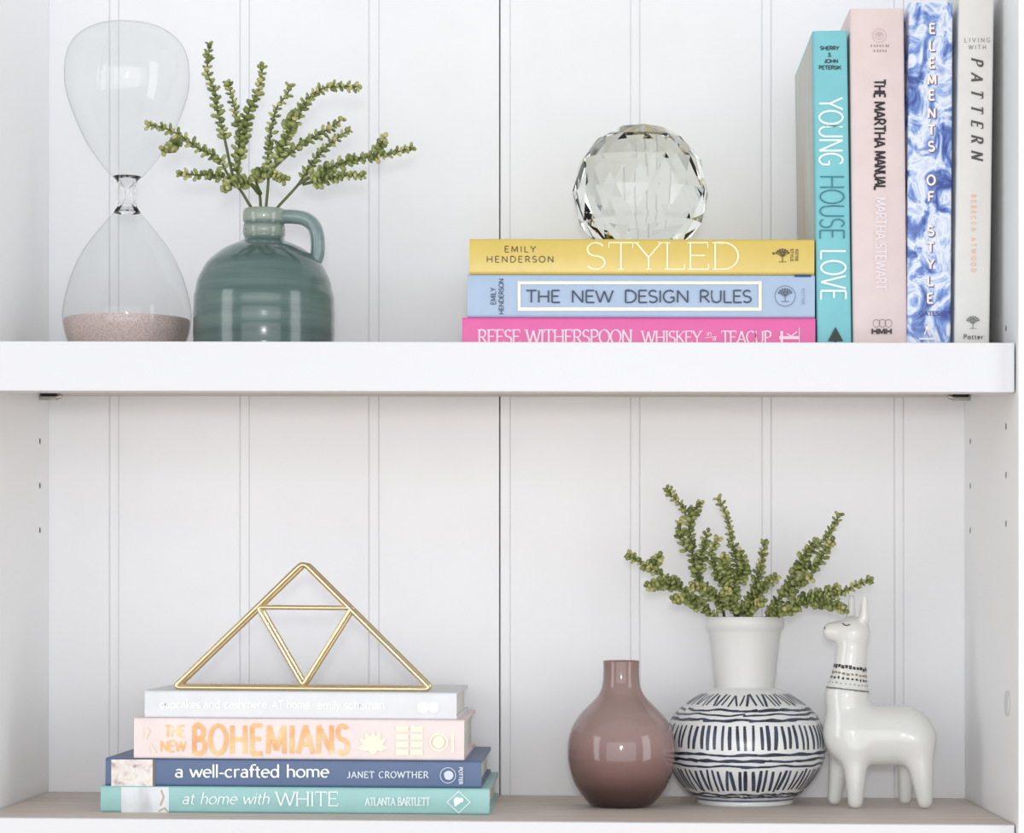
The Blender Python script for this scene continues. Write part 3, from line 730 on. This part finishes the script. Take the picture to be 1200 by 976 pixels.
# ------------------------------------------------------------------ gold triangle
y0 = -0.186; s = S(y0); dpt = 0.024; rr = 3.1 / s
tx = (354 - CX) / s; ztri = Z_WHITE - LSL * (tx - (352 - CX) / S(yS))
tri = thing('geometric_ornament', 'gold wire triangle ornament holding a smaller inverted triangle', 'ornament', (tx, y0, ztri), LSL)
def tp(a, b, d=0): return Vector(((a - 354) / s, d, rr + (802.5 - b) / s))
def fillet(pts, r=.004, n=5):
    out = []; N = len(pts)
    for i in range(N):
        p = pts[i]; a = (pts[i - 1] - p).normalized(); b = (pts[(i + 1) % N] - p).normalized()
        A = p + a * r; B_ = p + b * r
        for k in range(n + 1):
            t = k / n; out.append(A.lerp(p, t).lerp(p.lerp(B_, t), t))
    return out
M_gold = mat('brushed_gold', (234, 212, 170), .22, 1.0)
OUT = [(203.5, 802.5), (504.5, 802.5), (354, 655)]; INN = [(301, 708), (411, 708), (354.5, 799)]
for d in (0, dpt):
    obj('outer_triangle', tube(fillet([tp(a, b, d) for a, b in OUT], .005), rr, 10, True), M_gold, tri, True)
    obj('inner_triangle', tube(fillet([tp(a, b, d) for a, b in INN], .003), rr * .92, 10, True), M_gold, tri, True)
for a, b in ((209, 801), (499, 801), (354, 659), (302, 709.5), (410, 709.5)):
    obj('cross_rod', tube([tp(a, b, 0), tp(a, b, dpt)], rr * .8, 8), M_gold, tri, True)

# ------------------------------------------------------------------ mauve bottle vase
y = -0.112; s = S(y); x = (728 - CX) / s; zb = zl(x); base = CY - (zb - HC) * s
pr = [(0, base - .2), (26, base - .2), (33, base - 1), (40, base - 6), (50, base - 19), (58, base - 34), (62.3, base - 52), (63.2, base - 66), (61.5, base - 82), (56, base - 97), (47, base - 110), (36, base - 121), (28, base - 129.5), (23.5, base - 138), (21.5, base - 148), (21, base - 160), (21.3, base - 170.5)]
k = [(v.x, v.y) for v in spline([(a, b, 0) for a, b in pr], 4)] + [(20.6, base - 171.2), (19.6, base - 170.6), (19.2, base - 150), (26, base - 126), (45, base - 108), (58, base - 70), (50, base - 25), (30, base - 8), (0, base - 7)]
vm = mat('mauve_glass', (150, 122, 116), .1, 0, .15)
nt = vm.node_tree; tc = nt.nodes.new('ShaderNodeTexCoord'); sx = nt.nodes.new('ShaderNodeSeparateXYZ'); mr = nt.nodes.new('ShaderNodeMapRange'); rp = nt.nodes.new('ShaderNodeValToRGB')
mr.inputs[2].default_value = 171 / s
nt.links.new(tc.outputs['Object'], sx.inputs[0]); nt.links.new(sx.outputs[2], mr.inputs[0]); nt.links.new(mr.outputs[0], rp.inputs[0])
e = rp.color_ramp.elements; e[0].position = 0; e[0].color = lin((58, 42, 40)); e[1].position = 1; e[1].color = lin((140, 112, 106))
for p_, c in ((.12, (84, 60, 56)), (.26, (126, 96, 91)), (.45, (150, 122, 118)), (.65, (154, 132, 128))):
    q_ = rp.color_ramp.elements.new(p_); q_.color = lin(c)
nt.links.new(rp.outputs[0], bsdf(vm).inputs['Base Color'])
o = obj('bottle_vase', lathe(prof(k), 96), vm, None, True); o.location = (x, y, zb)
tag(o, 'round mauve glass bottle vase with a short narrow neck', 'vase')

# ------------------------------------------------------------------ patterned vase
y = yv; s = S(y); x = (873 - CX) / s; zb = zl(x); base = CY - (zb - HC) * s
sh_ = base - 941
V = thing('patterned_vase', 'squat white ceramic vase with dark blue dashes and a plain flared neck', 'vase', (x, y, zb))
body = [(0, 941), (50, 941), (55.5, 940.4), (56.3, 938.5), (57, 935), (66, 928), (76, 917.5), (85, 905), (92.5, 889), (95.3, 873), (93.5, 858), (86, 841.5), (74, 828), (58, 816.5), (44, 809), (36, 806)]
body = [(a, b + sh_) for a, b in body]
kb = [(v.x, v.y) for v in spline([(a, b, 0) for a, b in body], 5)]
M_cer = mat('white_glazed_ceramic', (232, 233, 232), .25, 0, .3)
obj('body', lathe(prof(kb + [(34, 804 + sh_), (30, 804 + sh_), (30, 812 + sh_), (80, 850 + sh_), (84, 880 + sh_), (50, 930 + sh_), (0, 932 + sh_)]), 96), M_cer, V, 0.8)
nk = [(34.4, 804.5), (35, 802.5), (36.5, 790), (39, 765), (41.6, 742), (43, 738), (45.6, 735), (46.2, 730), (46, 725), (44.6, 722.6), (42, 722.6), (40.5, 726), (36, 765), (32, 804.5)]
obj('neck', lathe(prof([(a, b + sh_) for a, b in nk]), 96, True), mat('matte_white_ceramic', (222, 222, 220), .45), V, 0.8)
def radius_at(py):
    for (r0, p0), (r1, p1) in zip(kb[12:], kb[13:]):
        if (p0 - py) * (p1 - py) <= 0 and p0 != p1: return r0 + (r1 - r0) * (py - p0) / (p1 - p0)
    return 90
def on(an, py, e=.35):
    r = (radius_at(py) + e) / s; return Vector((r * math.cos(an), r * math.sin(an), (base - py) / s))
def stroke(bm, pts, wd):
    """painted ribbon over the belly; pts = (angle, py), wd in pixels"""
    rows_ = []
    n = len(pts)
    for i, (an, py) in enumerate(pts):
        t0 = pts[max(i - 1, 0)]; t1 = pts[min(i + 1, n - 1)]
        R_ = radius_at(py); du = (t1[0] - t0[0]) * R_; dv = t1[1] - t0[1]; l = math.hypot(du, dv) or 1
        taper = 0.72 + 0.28 * math.sin(math.pi * (i + .4) / (n - .2)) if n < 9 else 1
        h = wd / 2 * taper * (rng.uniform(.8, 1.2) if n >= 9 else 1)
        rows_.append((bm.verts.new(on(an - dv / l * h / R_, py + du / l * h)), bm.verts.new(on(an + dv / l * h / R_, py - du / l * h))))
    for (a, b), (c, d) in zip(rows_, rows_[1:]): bm.faces.new((a, b, d, c))
M_ink = noise_mat('blue_black_glaze', [(0.35, (40, 46, 60)), (0.65, (72, 82, 106))], nscale=90, rough=.3)
rng = random.Random(11)
for name, p0, p1, n, wd, slant in (('painted_dashes', 812, 824.5, 60, 2.8, .06), ('painted_dashes', 846.5, 874, 66, 4.2, .0), ('painted_dashes', 897.5, 922.5, 70, 3.9, .02)):
    bm = bmesh.new()
    for i in range(n):
        an = 2 * math.pi * (i + rng.uniform(-.16, .16)) / n; sl = rng.uniform(-.03, .03) + slant * rng.choice((-1, 1))
        a = p0 + rng.uniform(-1, 1.6) + sh_; b = p1 + rng.uniform(-1.6, 1) + sh_
        stroke(bm, [(an + sl * (t - .5), a + (b - a) * t) for t in (0, .25, .5, .75, 1)], wd * rng.uniform(.75, 1.2))
    obj(name, bm, M_ink, V, True)
bm = bmesh.new()
for py, wd in ((829.5, 2.1), (834.5, 1.9), (840.5, 2.3), (879.5, 2.3), (886.5, 2.4), (893, 2.3), (926.5, 1.4), (929.5, 1.4)):
    a0 = rng.uniform(0, 6)
    while True:
        span = rng.uniform(.9, 1.7); ph = rng.uniform(0, 6)
        pts = [(a0 + span * t / 20, py + sh_ + .9 * math.sin(ph + t * .55) + .4 * math.sin(ph * 2 + t * 1.3)) for t in range(21)]
        stroke(bm, pts, wd); a0 += span + rng.uniform(-.05, .06)
        if a0 > 13: break
obj('painted_lines', bm, M_ink, V, True)
bm = bmesh.new(); stroke(bm, [(2 * math.pi * t / 60, 934.6 + sh_) for t in range(61)], 2.0)
obj('foot_line', bm, mat('foot_blue', (88, 110, 150), .3), V, True)

# ------------------------------------------------------------------ llama
y = -0.100; s = S(y); lx = (1030 - CX) / s; zb = zl(lx); base = CY - (zb - HC) * s
LP = base - 946.5   # photo pixel offset
def cap(Pn, a, b, ra, rb, ys=1.0):
    a = np.array(a, float); b = np.array(b, float); q = Pn.copy(); 
    c = np.array([1, ys, 1.0]); pa = (q - a) * c; ba = (b - a) * c
    h = np.clip((pa @ ba) / (ba @ ba), 0, 1)
    return np.linalg.norm(pa - h[..., None] * ba, axis=-1) - (ra + (rb - ra) * h)
def smin(a, b, k):
    h = np.clip(.5 + .5 * (b - a) / k, 0, 1); return b + (a - b) * h - k * h * (1 - h)
def C(a, b, yy=0): return (a - 1030, yy, 946.5 - b)
def sdf(Q):
    d = cap(Q, C(1002, 863), C(1060, 862), 35.5, 35, 1.15)
    d = smin(d, cap(Q, C(996, 855), C(992.5, 815), 28.5, 24.3, 1.1), 12)
    d = smin(d, cap(Q, C(992.5, 815), C(997.5, 771), 24.3, 17.2, 1.05), 6)
    d = smin(d, cap(Q, C(997.5, 771), C(1000.5, 743), 17.2, 18.6, 1.08), 6)
    d = smin(d, cap(Q, C(999, 742.5), C(975.5, 740.5), 18.6, 11.2, 1.1), 6)
    for yy, sx_ in ((-9, 1011.5), (9, 998)):
        d = smin(d, cap(Q, C(sx_, 726, yy), C(sx_ + 1, 701, yy * 1.05), 6.2, 3.4, 1.3), 3)
    d = smin(d, cap(Q, C(1001, 880, -13), C(1000.5, 938, -19), 16, 8.8), 12)
    d = smin(d, cap(Q, C(987, 880, 14), C(980, 937, 19), 14, 8.2), 12)
    d = smin(d, cap(Q, C(1074, 868, -12), C(1081.5, 938, -19), 19.5, 8.8), 13)
    d = smin(d, cap(Q, C(1066, 876, 14), C(1063, 937, 19), 14, 7.6), 12)
    fl = -(Q[..., 2] - 0.15)
    return np.maximum(d, fl)
def surface_nets(lo, hi, st):
    ax = [np.arange(lo[i], hi[i] + st, st) for i in range(3)]
    Gd = np.stack(np.meshgrid(*ax, indexing='ij'), -1); D = sdf(Gd); n = D.shape
    ins = D < 0
    cells = np.zeros((n[0] - 1, n[1] - 1, n[2] - 1), int)
    for i in (0, 1):
        for j in (0, 1):
            for k in (0, 1): cells += ins[i:n[0] - 1 + i, j:n[1] - 1 + j, k:n[2] - 1 + k]
    act = (cells > 0) & (cells < 8); idx = -np.ones(cells.shape, int); A = np.argwhere(act); idx[act] = np.arange(len(A))
    acc = np.zeros((len(A), 3)); cnt = np.zeros(len(A))
    cs = [(i, j, k) for i in (0, 1) for j in (0, 1) for k in (0, 1)]
    for p in cs:
        for q in cs:
            if sum(q) - sum(p) == 1 and all(b >= a for a, b in zip(p, q)):
                dp = D[tuple((A + p).T)]; dq = D[tuple((A + q).T)]; m_ = (dp < 0) != (dq < 0)
                t = np.where(m_, dp / np.where(m_, dp - dq, 1), 0)
                acc[m_] += (np.array(p) + t[:, None] * (np.array(q) - np.array(p)))[m_]; cnt[m_] += 1
    Vt = (A + acc / cnt[:, None]) * st + np.array(lo)
    quads = []
    for d in range(3):
        u, v = [(1, 2), (2, 0), (0, 1)][d]
        a = [slice(None)] * 3; b = [slice(None)] * 3; a[d] = slice(0, n[d] - 1); b[d] = slice(1, n[d])
        ch_ = ins[tuple(a)] != ins[tuple(b)]; E = np.argwhere(ch_); flip = ins[tuple(a)][ch_]
        ok = (E[:, u] > 0) & (E[:, v] > 0) & (E[:, u] < n[u] - 1) & (E[:, v] < n[v] - 1); E = E[ok]; flip = flip[ok]
        def g(du, dv):
            c_ = E.copy(); c_[:, u] -= du; c_[:, v] -= dv; return idx[tuple(c_.T)]
        q = np.stack([g(1, 1), g(0, 1), g(0, 0), g(1, 0)], 1)
        q[~flip] = q[~flip][:, ::-1]; quads.append(q)
    return Vt, np.concatenate(quads)
Vt, Qd = surface_nets((-75, -50, -4), (75, 50, 256), 1.7)
Vt[:, 2] = np.maximum(Vt[:, 2], 0.1)
me = bpy.data.meshes.new('llama'); me.from_pydata((Vt / s).tolist(), [], Qd.tolist())
lm = thing('llama_figurine', 'glossy white ceramic llama figurine with a patterned neck band', 'figurine', (lx, y, zb))
obj('body', me, mat('llama_glaze', (226, 226, 222), .18, 0, .4), lm, True)
def ray(o_, d_, far):
    """first surface point from outside, marching along d_"""
    o_ = np.array(o_, float); d_ = np.array(d_, float); d_ /= np.linalg.norm(d_); t = 0
    for _ in range(80):
        v = float(sdf((o_ + d_ * t)[None])[0])
        if v < .02: break
        t += v * .8
    return o_ + d_ * t
M_paint = mat('llama_black', (50, 46, 44), .4); M_paint2 = mat('llama_tan', (150, 128, 108), .4); M_paint3 = mat('llama_grey', (128, 128, 126), .4)
for pts, m_, nm, side in (([(986.5, 731), (988.5, 733), (991.5, 733.6), (994.5, 732.2)], M_paint, 'eye', -1), ([(986.5, 731), (988.5, 733), (991.5, 733.6), (994.5, 732.2)], M_paint, 'eye', 1), ([(965.2, 735.5), (966.2, 738)], M_paint, 'nostril', -1)):
    pp = []
    for a, b in pts:
        c = C(a, b); h = ray((c[0], side * 60, c[2]), (0, -side, 0), 1) if nm == 'eye' else ray((c[0] - 30, -4, c[2]), (1, 0, 0), 1)
        pp.append(tuple(h / s))
    obj(nm, tube(pp, .75 / s, 6), m_, lm, True)
for nm, py0, n, hw, hh, m_, jit in (('band_row', 783, 26, 2.0, 2.6, M_paint, .8), ('band_row', 790.5, 24, 1.9, 1.6, M_paint2, .8), ('band_row', 796, 24, 1.4, 1.8, M_paint, .5), ('band_row', 802, 26, 1.0, .8, M_paint3, .4), ('band_row', 808.5, 40, 2.2, 1.3, M_paint3, .2)):
    bm = bmesh.new()
    for i in range(n):
        an = 2 * math.pi * i / n
        w_ = hw * rng.uniform(.7, 1.15); h_ = hh * rng.uniform(.7, 1.15); jz = rng.uniform(-jit, jit); qs = []
        for da, dz in ((-1, -1), (1, -1), (1, 1), (-1, 1)):
            a_ = an + da * w_ / 20; dr = np.array((math.cos(a_), math.sin(a_), 0)); py = py0 + 5 * math.cos(a_) * .55 + jz + dz * h_ * .8
            o_ = np.array(C(997, py)) + dr * 50; h = ray(o_, -dr, 1) + dr * .35; qs.append(bm.verts.new(tuple(h / s)))
        bm.faces.new(qs)
    obj(nm, bm, m_, lm)
